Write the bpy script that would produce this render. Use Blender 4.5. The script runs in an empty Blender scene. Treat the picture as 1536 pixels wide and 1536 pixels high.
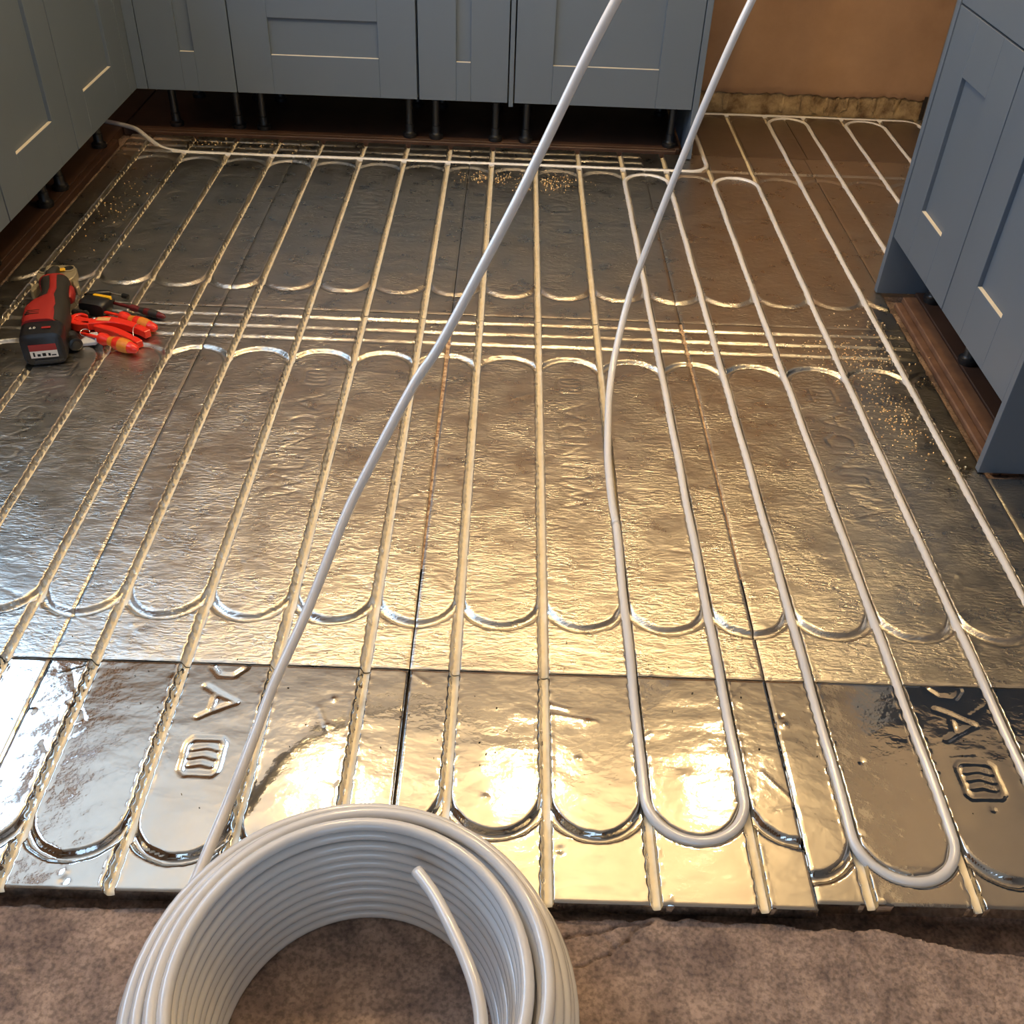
import bpy, bmesh, math, random
import numpy as np
from mathutils import Vector, Matrix

random.seed(7); rng = np.random.default_rng(7)
scene = bpy.context.scene
COL = scene.collection
PI = math.pi

# ------------------------------------------------------------------ camera
cam_d = bpy.data.cameras.new('camera'); cam = bpy.data.objects.new('camera', cam_d); COL.objects.link(cam)
cam_d.sensor_width = 36.0; cam_d.lens = 36.0 * 1513.8 / 1536.0; cam_d.clip_start = 0.02
Rv = Vector((0.99934928, 0.01174778, 0.03410274)); Uv = Vector((-0.03375741, 0.63768158, 0.76956003)); Fv = Vector((0.01270607, 0.77021049, -0.63766321))
cam.matrix_world = Matrix(((Rv.x, Uv.x, -Fv.x, -0.0834), (Rv.y, Uv.y, -Fv.y, -1.1371), (Rv.z, Uv.z, -Fv.z, 1.2908), (0, 0, 0, 1)))
scene.camera = cam

# ------------------------------------------------------------------ world, lights, exposure
w = bpy.data.worlds.new('sky'); scene.world = w; w.use_nodes = True
w.node_tree.nodes['Background'].inputs[0].default_value = (0.55, 0.75, 1.0, 1); w.node_tree.nodes['Background'].inputs[1].default_value = 0.8
scene.view_settings.view_transform = 'Standard'; scene.view_settings.look = 'None'
scene.view_settings.gamma = 1.0; scene.view_settings.use_curve_mapping = False
scene.view_settings.exposure = 0.0
CEIL = 2.42
XL, XR, YB, YF = -1.94, 1.532, 2.945, -3.2          # room faces
WIN = (-0.1, 1.85, 1.0, 2.32)                      # left wall window: y0, y1, z0, z1
LAMP_SPOTS = [(-0.66, 1.12, 1.96), (0.06, 1.15, 1.96), (0.78, 1.18, 1.96)]      # bare bulbs on cords
LAMP_EMIT = [460, 430, 380]; LAMP_COL = (1.0, 0.71, 0.35)
def area(name, loc, rot, sx, sy, power, col, disk=False):
    d = bpy.data.lights.new(name, 'AREA'); d.shape = 'DISK' if disk else 'RECTANGLE'; d.size = sx
    if not disk: d.size_y = sy
    d.energy = power; d.color = col
    o = bpy.data.objects.new(name, d); COL.objects.link(o); o.location = loc; o.rotation_euler = rot
    return o
area('window_daylight', (XL - 0.10, (WIN[0] + WIN[1]) / 2, (WIN[2] + WIN[3]) / 2), (0, -PI / 2, 0), WIN[3] - WIN[2], WIN[1] - WIN[0], 70, (0.45, 0.68, 1.0))
area('door_daylight', (-0.1, YF - 0.10, 1.08), (PI / 2, 0, 0), 1.9, 2.0, 26, (0.50, 0.73, 1.0))

# ------------------------------------------------------------------ material helpers
MATS = {}
def lin(c): return tuple(((v / 255) / 12.92 if v / 255 <= 0.04045 else ((v / 255 + 0.055) / 1.055) ** 2.4) for v in c)
def mat(name, col, rough=0.5, metal=0.0, var=0.0, vscale=8.0, col2=None, bump=0.0, bscale=60.0, bdist=0.002, stretch=(1, 1, 1), coat=0.0, spec=0.5, rvar=0.0, speck=0.0):
    m = bpy.data.materials.new(name); m.use_nodes = True; nt = m.node_tree; N = nt.nodes; L = nt.links
    b = N['Principled BSDF']; c = (*lin(col), 1)
    b.inputs['Base Color'].default_value = c; b.inputs['Roughness'].default_value = rough; b.inputs['Metallic'].default_value = metal
    b.inputs['Specular IOR Level'].default_value = spec
    if coat: b.inputs['Coat Weight'].default_value = coat; b.inputs['Coat Roughness'].default_value = 0.1
    geo = N.new('ShaderNodeNewGeometry'); mp = N.new('ShaderNodeMapping'); mp.inputs['Scale'].default_value = stretch
    L.new(geo.outputs['Position'], mp.inputs['Vector'])
    if col2 is not None:
        n = N.new('ShaderNodeTexNoise'); n.inputs['Scale'].default_value = vscale; n.inputs['Detail'].default_value = 8; n.inputs['Roughness'].default_value = 0.62
        L.new(mp.outputs[0], n.inputs['Vector'])
        r = N.new('ShaderNodeValToRGB'); r.color_ramp.elements[0].position = 0.5 - var; r.color_ramp.elements[1].position = 0.5 + var
        r.color_ramp.elements[0].color = c; r.color_ramp.elements[1].color = (*lin(col2), 1)
        L.new(n.outputs['Fac'], r.inputs['Fac']); L.new(r.outputs['Color'], b.inputs['Base Color'])
        if speck:
            n4 = N.new('ShaderNodeTexNoise'); n4.inputs['Scale'].default_value = vscale * 9; n4.inputs['Detail'].default_value = 4; L.new(mp.outputs[0], n4.inputs['Vector'])
            r4 = N.new('ShaderNodeValToRGB'); r4.color_ramp.elements[0].position = 0.36; r4.color_ramp.elements[1].position = 0.58
            r4.color_ramp.elements[0].color = (1 - speck,) * 3 + (1,); r4.color_ramp.elements[1].color = (1.0,) * 3 + (1,)
            mx = N.new('ShaderNodeMix'); mx.data_type = 'RGBA'; mx.blend_type = 'MULTIPLY'; mx.inputs[0].default_value = 1.0
            L.new(n4.outputs['Fac'], r4.inputs['Fac']); L.new(r.outputs['Color'], mx.inputs[6]); L.new(r4.outputs['Color'], mx.inputs[7]); L.new(mx.outputs[2], b.inputs['Base Color'])
    if rvar:
        n3 = N.new('ShaderNodeTexNoise'); n3.inputs['Scale'].default_value = 9; n3.inputs['Detail'].default_value = 7
        L.new(geo.outputs['Position'], n3.inputs['Vector'])
        mr = N.new('ShaderNodeMapRange'); mr.inputs[1].default_value = 0.3; mr.inputs[2].default_value = 0.7
        mr.inputs[3].default_value = rough - rvar; mr.inputs[4].default_value = rough + rvar
        L.new(n3.outputs['Fac'], mr.inputs[0]); L.new(mr.outputs[0], b.inputs['Roughness'])
    if bump:
        n2 = N.new('ShaderNodeTexNoise'); n2.inputs['Scale'].default_value = bscale; n2.inputs['Detail'].default_value = 6; n2.inputs['Roughness'].default_value = 0.6
        L.new(mp.outputs[0], n2.inputs['Vector'])
        bp = N.new('ShaderNodeBump'); bp.inputs['Strength'].default_value = bump; bp.inputs['Distance'].default_value = bdist
        L.new(n2.outputs['Fac'], bp.inputs['Height']); L.new(bp.outputs['Normal'], b.inputs['Normal'])
    MATS[name] = m
    return m
def foil(name, rough, rvar, layers, tint, tint2, tvar=0.3):
    """aluminium foil skin: crumple bump in several scales (scale, stretch, strength, distance)"""
    m = bpy.data.materials.new(name); m.use_nodes = True; nt = m.node_tree; N = nt.nodes; L = nt.links
    b = N['Principled BSDF']; b.inputs['Metallic'].default_value = 1.0
    geo = N.new('ShaderNodeNewGeometry')
    n = N.new('ShaderNodeTexNoise'); n.inputs['Scale'].default_value = 2.6; n.inputs['Detail'].default_value = 9; n.inputs['Roughness'].default_value = 0.68
    L.new(geo.outputs['Position'], n.inputs['Vector'])
    r = N.new('ShaderNodeValToRGB'); r.color_ramp.elements[0].position = 0.5 - tvar; r.color_ramp.elements[1].position = 0.5 + tvar
    r.color_ramp.elements[0].color = (*lin(tint), 1); r.color_ramp.elements[1].color = (*lin(tint2), 1)
    L.new(n.outputs['Fac'], r.inputs['Fac']); L.new(r.outputs['Color'], b.inputs['Base Color'])
    n3 = N.new('ShaderNodeTexNoise'); n3.inputs['Scale'].default_value = 14; n3.inputs['Detail'].default_value = 9; n3.inputs['Roughness'].default_value = 0.7
    L.new(geo.outputs['Position'], n3.inputs['Vector'])
    mr = N.new('ShaderNodeMapRange'); mr.inputs[1].default_value = 0.3; mr.inputs[2].default_value = 0.7
    mr.inputs[3].default_value = max(0.05, rough - rvar); mr.inputs[4].default_value = rough + rvar
    L.new(n3.outputs['Fac'], mr.inputs[0]); L.new(mr.outputs[0], b.inputs['Roughness'])
    prev = None
    for sc, st, stren, dist, kind in layers:
        mp = N.new('ShaderNodeMapping'); mp.inputs['Scale'].default_value = st; mp.inputs['Rotation'].default_value = (0, 0, random.uniform(-0.2, 0.2))
        L.new(geo.outputs['Position'], mp.inputs['Vector'])
        if kind == 'v':
            t = N.new('ShaderNodeTexVoronoi'); t.feature = 'SMOOTH_F1'; t.inputs['Scale'].default_value = sc; out = t.outputs['Distance']
        else:
            t = N.new('ShaderNodeTexNoise'); t.inputs['Scale'].default_value = sc; t.inputs['Detail'].default_value = 3 if kind == 's' else 7; t.inputs['Distortion'].default_value = 0.0 if kind == 's' else 0.6; out = t.outputs['Fac']
        L.new(mp.outputs[0], t.inputs['Vector'])
        bp = N.new('ShaderNodeBump'); bp.inputs['Strength'].default_value = stren; bp.inputs['Distance'].default_value = dist
        if kind == 'n':                                  # crumpling comes and goes across the sheet
            mk = N.new('ShaderNodeTexNoise'); mk.inputs['Scale'].default_value = 5.5 + sc * 0.06; mk.inputs['Detail'].default_value = 4; L.new(geo.outputs['Position'], mk.inputs['Vector'])
            mm = N.new('ShaderNodeMapRange'); mm.inputs[1].default_value = 0.36; mm.inputs[2].default_value = 0.66; mm.inputs[3].default_value = stren * 0.25; mm.inputs[4].default_value = min(1.0, stren * 1.35)
            L.new(mk.outputs['Fac'], mm.inputs[0]); L.new(mm.outputs[0], bp.inputs['Strength'])
        L.new(out, bp.inputs['Height'])
        if prev: L.new(prev.outputs['Normal'], bp.inputs['Normal'])
        prev = bp
    L.new(prev.outputs['Normal'], b.inputs['Normal'])
    MATS[name] = m
foil('foil_worn', 0.31, 0.08, [(6, (1, 1.4, 1), 0.4, 0.004, 's'), (20, (1, 1.8, 1), 0.5, 0.0034, 'n'), (70, (1, 2.6, 1), 0.8, 0.0022, 'n')], (186, 180, 168), (212, 208, 200), 0.36)
foil('foil_smooth', 0.085, 0.03, [(5, (1, 1, 1), 0.2, 0.003, 's'), (60, (1, 1.4, 1), 0.5, 0.0007, 's'), (26, (1, 1, 1), 0.1, 0.001, 'n')], (176, 172, 165), (200, 198, 194))
foil('foil_plain', 0.36, 0.06, [(4, (1, 1, 1), 0.3, 0.003, 's'), (120, (1, 1, 1), 0.2, 0.0006, 'n')], (156, 148, 138), (176, 170, 160))
mat('channel_foil', (236, 226, 204), 0.5, metal=0.25, col2=(214, 200, 172), var=0.25, vscale=30, bump=0.3, bscale=90, bdist=0.0015)
mat('joint_dust', (206, 176, 136), 0.9, col2=(120, 84, 60), var=0.12, vscale=120)
mat('pipe_white', (214, 211, 208), 0.22, spec=0.5, coat=0.5)
mat('paint', (84, 95, 108), 0.42, col2=(87, 98, 111), var=0.3, vscale=4, bump=0.03, bscale=300, bdist=0.0004)
mat('paint_edge', (118, 131, 144), 0.4)
mat('carcass', (70, 74, 80), 0.6)
mat('wall_grey', (124, 114, 104), 0.85)
mat('ledge_highlight', (196, 190, 176), 0.9)  # pale colour standing in for light on the door ledges
mat('plaster', (162, 130, 102), 0.85, col2=(118, 90, 68), var=0.3, vscale=3.0, bump=0.25, bscale=30, bdist=0.002)
mat('masonry', (180, 156, 116), 0.95, col2=(98, 74, 50), var=0.16, vscale=16, bump=0.9, bscale=34, bdist=0.01)
mat('ceiling', (226, 217, 203), 0.9)
mat('concrete', (182, 156, 138), 0.85, col2=(122, 102, 92), var=0.14, vscale=18, speck=0.42, bump=0.8, bscale=130, bdist=0.004)
mat('wood', (84, 60, 47), 0.5, col2=(58, 40, 31), var=0.25, vscale=7, stretch=(1, 1, 1), bump=0.15, bscale=40, bdist=0.001)
mat('wood_edge', (132, 98, 74), 0.55, col2=(100, 70, 52), var=0.2, vscale=20)
mat('black_plastic', (26, 26, 28), 0.38)
mat('rubber', (40, 38, 35), 0.6)
mat('tool_red', (152, 38, 33), 0.45)
mat('bright_red', (226, 46, 26), 0.35, coat=0.2)
mat('orange_grip', (214, 128, 34), 0.5)
mat('dark_red', (96, 22, 24), 0.45)
mat('yellow', (236, 186, 34), 0.45)
mat('steel', (168, 158, 132), 0.45, metal=0.55)
mat('chrome', (215, 215, 215), 0.16, metal=1.0)
mat('hole_black', (10, 10, 10), 0.8)
mat('grey_plastic', (188, 190, 198), 0.45)
mat('label_white', (225, 220, 210), 0.5)
mat('sticker', (214, 168, 112), 0.5)
mat('lamp_white', (235, 232, 226), 0.4)
mat('swarf', (226, 176, 106), 0.4, metal=0.3, col2=(250, 226, 176), var=0.1, vscale=200)
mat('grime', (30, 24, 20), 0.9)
mg = bpy.data.materials.new('glass'); mg.use_nodes = True
_n = mg.node_tree.nodes; _b = _n['Principled BSDF']; _t = _n.new('ShaderNodeBsdfTransparent'); _g = _n.new('ShaderNodeBsdfGlossy'); _g.inputs['Roughness'].default_value = 0.02
_f = _n.new('ShaderNodeMixShader'); _f.inputs[0].default_value = 0.06
mg.node_tree.links.new(_t.outputs[0], _f.inputs[1]); mg.node_tree.links.new(_g.outputs[0], _f.inputs[2]); mg.node_tree.links.new(_f.outputs[0], _n['Material Output'].inputs[0]); MATS['glass'] = mg

# ------------------------------------------------------------------ mesh helpers
def link(name, me, m, parent=None):
    o = bpy.data.objects.new(name, me); COL.objects.link(o)
    if m is not None and len(me.materials) == 0: me.materials.append(MATS[m])
    if parent is not None: o.parent = parent
    return o
def tag(o, label=None, cat=None, group=None, kind=None):
    if label: o['label'] = label
    if cat: o['category'] = cat
    if group: o['group'] = group
    if kind: o['kind'] = kind
    return o
def thing(name, label, cat, loc=(0, 0, 0), rz=0.0, group=None):
    o = bpy.data.objects.new(name, None); COL.objects.link(o); o.empty_display_size = 0.05
    o.location = loc; o.rotation_euler = (0, 0, rz)
    return tag(o, label, cat, group)
def from_arrays(name, V, F, smooth=True):
    me = bpy.data.meshes.new(name)
    V = np.asarray(V, np.float32); F = np.asarray(F, np.int32)
    me.vertices.add(len(V)); me.vertices.foreach_set('co', V.ravel())
    k = F.shape[1]
    me.loops.add(F.size); me.loops.foreach_set('vertex_index', F.ravel())
    me.polygons.add(len(F)); me.polygons.foreach_set('loop_start', np.arange(0, F.size, k, dtype=np.int32))
    try: me.polygons.foreach_set('loop_total', np.full(len(F), k, np.int32))
    except Exception: pass
    me.polygons.foreach_set('use_smooth', np.full(len(F), smooth))
    me.update(calc_edges=True); me.validate()
    return me
def bm_mesh(name, bm, smooth=False):
    me = bpy.data.meshes.new(name); bmesh.ops.recalc_face_normals(bm, faces=bm.faces); bm.to_mesh(me); bm.free()
    if smooth:
        for p in me.polygons: p.use_smooth = True
    return me
def box(name, m, lo, hi, parent=None, bev=0.0, seg=1):
    bm = bmesh.new(); bmesh.ops.create_cube(bm, size=1.0)
    for v in bm.verts: v.co = Vector([lo[i] + (v.co[i] + 0.5) * (hi[i] - lo[i]) for i in range(3)])
    if bev: bmesh.ops.bevel(bm, geom=bm.edges[:], offset=bev, segments=seg, affect='EDGES', profile=0.5)
    return link(name, bm_mesh(name, bm), m, parent)
def lathe(name, m, prof, parent=None, seg=20, mtx=None, smooth=True):
    """prof: list of (r, z) from bottom to top, spun about local z"""
    V = []; F = []
    for r, z in prof:
        for k in range(seg):
            a = 2 * PI * k / seg; V.append((r * math.cos(a), r * math.sin(a), z))
    for i in range(len(prof) - 1):
        for k in range(seg):
            F.append((i * seg + k, i * seg + (k + 1) % seg, (i + 1) * seg + (k + 1) % seg, (i + 1) * seg + k))
    bm = bmesh.new(); bv = [bm.verts.new(v) for v in V]
    for f in F: bm.faces.new([bv[i] for i in f])
    bm.faces.new(bv[:seg][::-1]); bm.faces.new(bv[-seg:])
    if mtx is not None: bm.transform(mtx)
    me = bm_mesh(name, bm, smooth)
    if smooth:
        try: me.set_sharp_from_angle(angle=math.radians(40))
        except Exception: pass
    return link(name, me, m, parent)
def axis_mtx(a, b):
    """matrix that maps local z axis onto a->b with origin at a"""
    a = Vector(a); b = Vector(b); z = (b - a).normalized(); q = z.to_track_quat('Z', 'Y')
    return Matrix.Translation(a) @ q.to_matrix().to_4x4()
def resample(P, step):
    P = np.asarray(P, float); d = np.r_[0, np.cumsum(np.linalg.norm(np.diff(P, axis=0), axis=1))]
    n = max(2, int(d[-1] / step) + 1); t = np.linspace(0, d[-1], n)
    return np.stack([np.interp(t, d, P[:, i]) for i in range(3)], 1)
def catmull(P, n=12):
    P = np.asarray(P, float); Q = np.vstack([2 * P[0] - P[1], P, 2 * P[-1] - P[-2]]); out = []
    for i in range(1, len(Q) - 2):
        p0, p1, p2, p3 = Q[i - 1], Q[i], Q[i + 1], Q[i + 2]
        for k in range(n):
            t = k / n
            out.append(0.5 * (2 * p1 + (p2 - p0) * t + (2 * p0 - 5 * p1 + 4 * p2 - p3) * t * t + (3 * p1 - p0 - 3 * p2 + p3) * t ** 3))
    out.append(Q[-2]); return np.array(out)
def tube_mesh(name, P, r, seg=14, caps=True):
    P = np.asarray(P, float); n = len(P); T = np.gradient(P, axis=0); T /= np.linalg.norm(T, axis=1)[:, None]
    up = np.array([0, 0, 1.0]);
    if abs(T[0] @ up) > 0.95: up = np.array([1.0, 0, 0])
    a = np.cross(T[0], up); a /= np.linalg.norm(a); A = [a]
    for i in range(1, n):
        a = A[-1] - T[i] * (A[-1] @ T[i]); a /= np.linalg.norm(a); A.append(a)
    A = np.array(A); B = np.cross(T, A); th = 2 * PI * np.arange(seg) / seg
    rr = np.broadcast_to(np.asarray(r, float), (n,))
    V = (P[:, None, :] + rr[:, None, None] * (np.cos(th)[None, :, None] * A[:, None, :] + np.sin(th)[None, :, None] * B[:, None, :])).reshape(-1, 3)
    i = np.arange(n - 1)[:, None] * seg; k = np.arange(seg)[None, :]; k2 = (k + 1) % seg
    F = np.stack([i + k, i + k2, i + seg + k2, i + seg + k], -1).reshape(-1, 4)
    if caps:
        V = np.vstack([V, P[0] - T[0] * 0.0005, P[-1] + T[-1] * 0.0005]); c0, c1 = len(V) - 2, len(V) - 1
        k = np.arange(seg); k2 = (k + 1) % seg
        F = np.vstack([F, np.stack([k2, k, np.full(seg, c0), np.full(seg, c0)], 1)[:, [0, 1, 2, 2]][:, :4], np.stack([(n - 1) * seg + k, (n - 1) * seg + k2, np.full(seg, c1), np.full(seg, c1)], 1)])
        quads = F[:-2 * seg]; tris = F[-2 * seg:, :3]
        me = bpy.data.meshes.new(name); me.from_pydata(V.tolist(), [], quads.tolist() + tris.tolist())
        for p in me.polygons: p.use_smooth = True
        return me
    return from_arrays(name, V, F)
def tube(name, m, P, r, parent=None, seg=14): return link(name, tube_mesh(name, P, r, seg), m, parent)
def loft(name, m, secs, parent=None, n=24, p=4.0, smooth=True):
    """secs: (y, cx, cz, half width, half height): superellipse sections along local y"""
    V = []; F = []
    for (y, cx, cz, hw, hh) in secs:
        for k in range(n):
            a = 2 * PI * k / n; c, s = math.cos(a), math.sin(a)
            V.append((cx + hw * math.copysign(abs(c) ** (2 / p), c), y, cz + hh * math.copysign(abs(s) ** (2 / p), s)))
    for i in range(len(secs) - 1):
        for k in range(n): F.append((i * n + k, i * n + (k + 1) % n, (i + 1) * n + (k + 1) % n, (i + 1) * n + k))
    bm = bmesh.new(); bv = [bm.verts.new(v) for v in V]
    for f in F: bm.faces.new([bv[i] for i in f])
    bm.faces.new(bv[:n]); bm.faces.new(bv[-n:])
    me = bm_mesh(name, bm, smooth)
    if smooth:
        try: me.set_sharp_from_angle(angle=math.radians(50))
        except Exception: pass
    return link(name, me, m, parent)
def prism(name, m, pts, z0, z1, parent=None, bev=0.0, hole=None):
    bm = bmesh.new(); f = bm.faces.new([bm.verts.new((x, y, z0)) for x, y in pts])
    r = bmesh.ops.extrude_face_region(bm, geom=[f])
    for v in [e for e in r['geom'] if isinstance(e, bmesh.types.BMVert)]: v.co.z = z1
    if bev: bmesh.ops.bevel(bm, geom=bm.edges[:], offset=bev, segments=1, affect='EDGES')
    return link(name, bm_mesh(name, bm), m, parent)
def text_mesh(name, s, size, m, parent, mtx, ext=0.0003):
    c = bpy.data.curves.new(name, 'FONT'); c.body = s; c.size = size; c.extrude = ext; c.align_x = 'CENTER'; c.align_y = 'CENTER'
    t = bpy.data.objects.new(name, c); COL.objects.link(t); dg = bpy.context.evaluated_depsgraph_get()
    me = bpy.data.meshes.new_from_object(t.evaluated_get(dg)); bpy.data.objects.remove(t); me.transform(mtx)
    return link(name, me, m, parent)

def vnoise(X, Y, s, seed):
    """smooth value noise, period-free, in [-1, 1]"""
    r = np.random.default_rng(seed); T = r.uniform(-1, 1, (256, 256)); x = X * s + 1000; y = Y * s + 1000
    i = np.floor(x).astype(int); j = np.floor(y).astype(int); fx = x - i; fy = y - j; fx = fx * fx * (3 - 2 * fx); fy = fy * fy * (3 - 2 * fy)
    g = lambda a, b: T[a % 256, b % 256]
    return (g(i, j) * (1 - fx) + g(i + 1, j) * fx) * (1 - fy) + (g(i, j + 1) * (1 - fx) + g(i + 1, j + 1) * fx) * fy

# ------------------------------------------------------------------ concrete floor with a ragged trench along the boards
def axis_lines(parts):
    out = []
    for a, b, n in parts: out += list(np.linspace(a, b, n, endpoint=False))
    out.append(parts[-1][1]); return np.array(out)
gx = axis_lines([(XL - 0.1, -0.95, 14), (-0.95, 0.95, 420), (0.95, XR + 0.1, 10)])
gy = axis_lines([(YF - 0.1, -0.95, 24), (-0.95, -0.52, 70), (-0.52, -0.34, 70), (-0.34, YB + 0.1, 40)])
X, Y = np.meshgrid(gx, gy, indexing='ij')
edge = np.interp(X, [-2, -0.75, -0.2, 0.0, 0.06, 0.13, 0.2, 0.33, 0.47, 0.52, 0.57, 0.66, 0.72, 0.8, 2], [-0.43, -0.427, -0.423, -0.422, -0.426, -0.421, -0.418, -0.424, -0.428, -0.437, -0.452, -0.458, -0.447, -0.44, -0.44])
edge = edge + 0.003 * vnoise(X, Y * 0, 40, 3) + 0.0015 * vnoise(X, Y * 0, 120, 4)
TOPZ = -0.0235
depth = np.interp(X, [-2, 0.0, 0.1, 0.25, 0.35, 0.5, 2], [0.012, 0.014, 0.020, 0.022, 0.03, 0.045, 0.045])
Zc = TOPZ + 0.0015 * vnoise(X, Y, 14, 1) + 0.0008 * vnoise(X, Y, 45, 2)
t = np.clip((Y - edge) / 0.006, 0, 1)
Zc = Zc - t * depth - t * 0.004 * vnoise(X, Y, 90, 5)
inside = np.clip((Y + 0.385) / 0.02, 0, 1)
Zc = np.where(Y > -0.385, Zc * (1 - inside) + inside * -0.0262, Zc)
def seg_d(X, Y, a, b):
    a = np.array(a); b = np.array(b); d = b - a; q = np.clip(((X - a[0]) * d[0] + (Y - a[1]) * d[1]) / (d @ d), 0, 1)
    return np.hypot(X - a[0] - q * d[0], Y - a[1] - q * d[1])
cracks = [[(0.145, -0.425), (0.11, -0.448), (0.085, -0.470), (0.05, -0.487), (0.02, -0.492)], [(0.145, -0.425), (0.09, -0.433), (0.055, -0.445), (0.03, -0.447), (0.005, -0.462)], [(0.07, -0.443), (0.09, -0.46)],
          [(0.40, -0.44), (0.42, -0.52), (0.41, -0.62), (0.44, -0.7)], [(-0.75, -0.5), (-0.68, -0.51), (-0.62, -0.55)]]
for ci, c in enumerate(cracks):
    for a, b in zip(c[:-1], c[1:]):
        d = seg_d(X + 0.003 * vnoise(X, Y, 60, 8), Y + 0.003 * vnoise(X, Y, 60, 9), a, b); Zc -= (0.005 if ci < 3 else 0.0016) * np.exp(-(d / 0.0024) ** 2)
def grid_faces(nx, ny):
    i, j = np.meshgrid(np.arange(nx - 1), np.arange(ny - 1), indexing='ij'); a = (i * ny + j).ravel()
    return np.stack([a, a + ny, a + ny + 1, a + 1], 1)
tag(link('floor', from_arrays('floor', np.stack([X, Y, Zc], -1).reshape(-1, 3), grid_faces(len(gx), len(gy))), 'concrete'), kind='structure', label='bare brown concrete floor in front of the foil boards')

# ------------------------------------------------------------------ room shell
def wall(name, m, lo, hi): return tag(box(name, m, lo, hi), kind='structure')
BZ = -0.08
wb = wall('wall_back', 'masonry', (XL - 0.1, YB, BZ), (XR + 0.1, YB + 0.1, CEIL))
# plaster skin over the back wall with a ragged lower edge
px = np.linspace(XL, XR, 420); zb = 0.072 + 0.006 * vnoise(px, px * 0, 14, 21) + 0.004 * vnoise(px, px * 0, 50, 22) + 0.003 * vnoise(px, px * 0, 130, 23)
V = []; F = []
zs = [0, 0.004, 0.03, 0.2, 0.6, 1.2, CEIL]
for i, x in enumerate(px):
    V.append((x, YB - 0.0005, zb[i]))
    for k, z in enumerate(zs[:-1]): V.append((x, YB - 0.011 + (0.004 if k == 0 else 0) + 0.0015 * math.sin(x * 9 + z * 4), zb[i] + z))
    V.append((x, YB - 0.011, CEIL))
nz = len(zs) + 1
link('plaster_skin', from_arrays('plaster_skin', V, grid_faces(len(px), nz)), 'plaster', wb)
for i in range(16):                                     # loose lumps of mortar at the foot of the plaster
    x = random.uniform(0.6, XR - 0.05); s = random.uniform(0.004, 0.011)
    bm = bmesh.new(); bmesh.ops.create_icosphere(bm, subdivisions=1, radius=s)
    for v in bm.verts: v.co = Vector((v.co.x * 1.6, v.co.y * 0.6, v.co.z)) * random.uniform(0.7, 1.2) + Vector((x, YB - 0.006, random.choice([0.065, 0.07, 0.03, 0.012])))
    link('mortar_lump', bm_mesh('mortar_lump', bm), 'masonry', wb)
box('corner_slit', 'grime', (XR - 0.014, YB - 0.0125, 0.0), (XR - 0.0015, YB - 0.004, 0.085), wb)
wall('wall_right', 'wall_grey', (XR, YF, BZ), (XR + 0.1, YB, CEIL))
wall('ceiling', 'ceiling', (XL - 0.1, YF - 0.1, CEIL), (XR + 0.1, YB + 0.1, CEIL + 0.1))
bm = bmesh.new()                                        # left wall around the window opening
def addbox(bm, lo, hi):
    g = bmesh.ops.create_cube(bm, size=1.0)['verts']
    for v in g: v.co = Vector([lo[i] + (v.co[i] + 0.5) * (hi[i] - lo[i]) for i in range(3)])
addbox(bm, (XL - 0.1, YF, BZ), (XL, WIN[0], CEIL)); addbox(bm, (XL - 0.1, WIN[1], BZ), (XL, YB, CEIL))
addbox(bm, (XL - 0.1, WIN[0], BZ), (XL, WIN[1], WIN[2])); addbox(bm, (XL - 0.1, WIN[0], WIN[3]), (XL, WIN[1], CEIL))
tag(link('wall_left', bm_mesh('wall_left', bm), 'plaster'), kind='structure')
DR = (-1.05, 0.85, 2.10)                                # glazed door behind the viewer: x0, x1, top
bm = bmesh.new(); addbox(bm, (XL - 0.1, YF - 0.1, BZ), (DR[0], YF, CEIL)); addbox(bm, (DR[1], YF - 0.1, BZ), (XR + 0.1, YF, CEIL)); addbox(bm, (DR[0], YF - 0.1, DR[2]), (DR[1], YF, CEIL)); addbox(bm, (DR[0], YF - 0.1, BZ), (DR[1], YF, 0.05))
tag(link('wall_front', bm_mesh('wall_front', bm), 'plaster'), kind='structure')
dn = tag(box('door_1', 'glass', (DR[0] + 0.05, YF - 0.055, 0.10), (DR[1] - 0.05, YF - 0.050, DR[2] - 0.05)), kind='structure')
for a, b in (((DR[0], 0.05), (DR[0] + 0.06, DR[2])), ((DR[1] - 0.06, 0.05), (DR[1], DR[2])), ((DR[0] + 0.06, 0.05), (DR[1] - 0.06, 0.12)), ((DR[0] + 0.06, DR[2] - 0.06), (DR[1] - 0.06, DR[2])), (((DR[0] + DR[1]) / 2 - 0.05, 0.12), ((DR[0] + DR[1]) / 2 + 0.05, DR[2] - 0.06))):
    box('door_frame', 'lamp_white', (a[0], YF - 0.08, a[1]), (b[0], YF - 0.03, b[1]), dn, 0.004)
wn = tag(box('window_1', 'glass', (XL - 0.06, WIN[0] + 0.04, WIN[2] + 0.04), (XL - 0.055, WIN[1] - 0.04, WIN[3] - 0.04)), kind='structure')
for (a, b) in [((WIN[0], WIN[2]), (WIN[0] + 0.05, WIN[3])), ((WIN[1] - 0.05, WIN[2]), (WIN[1], WIN[3])), ((WIN[0] + 0.05, WIN[2]), (WIN[1] - 0.05, WIN[2] + 0.05)), ((WIN[0] + 0.05, WIN[3] - 0.05), (WIN[1] - 0.05, WIN[3])), (((WIN[0] + WIN[1]) / 2 - 0.025, WIN[2] + 0.05), ((WIN[0] + WIN[1]) / 2 + 0.025, WIN[3] - 0.05))]:
    box('window_frame', 'lamp_white', (XL - 0.085, a[0], a[1]), (XL - 0.035, b[0], b[1]), wn, 0.004)

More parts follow.
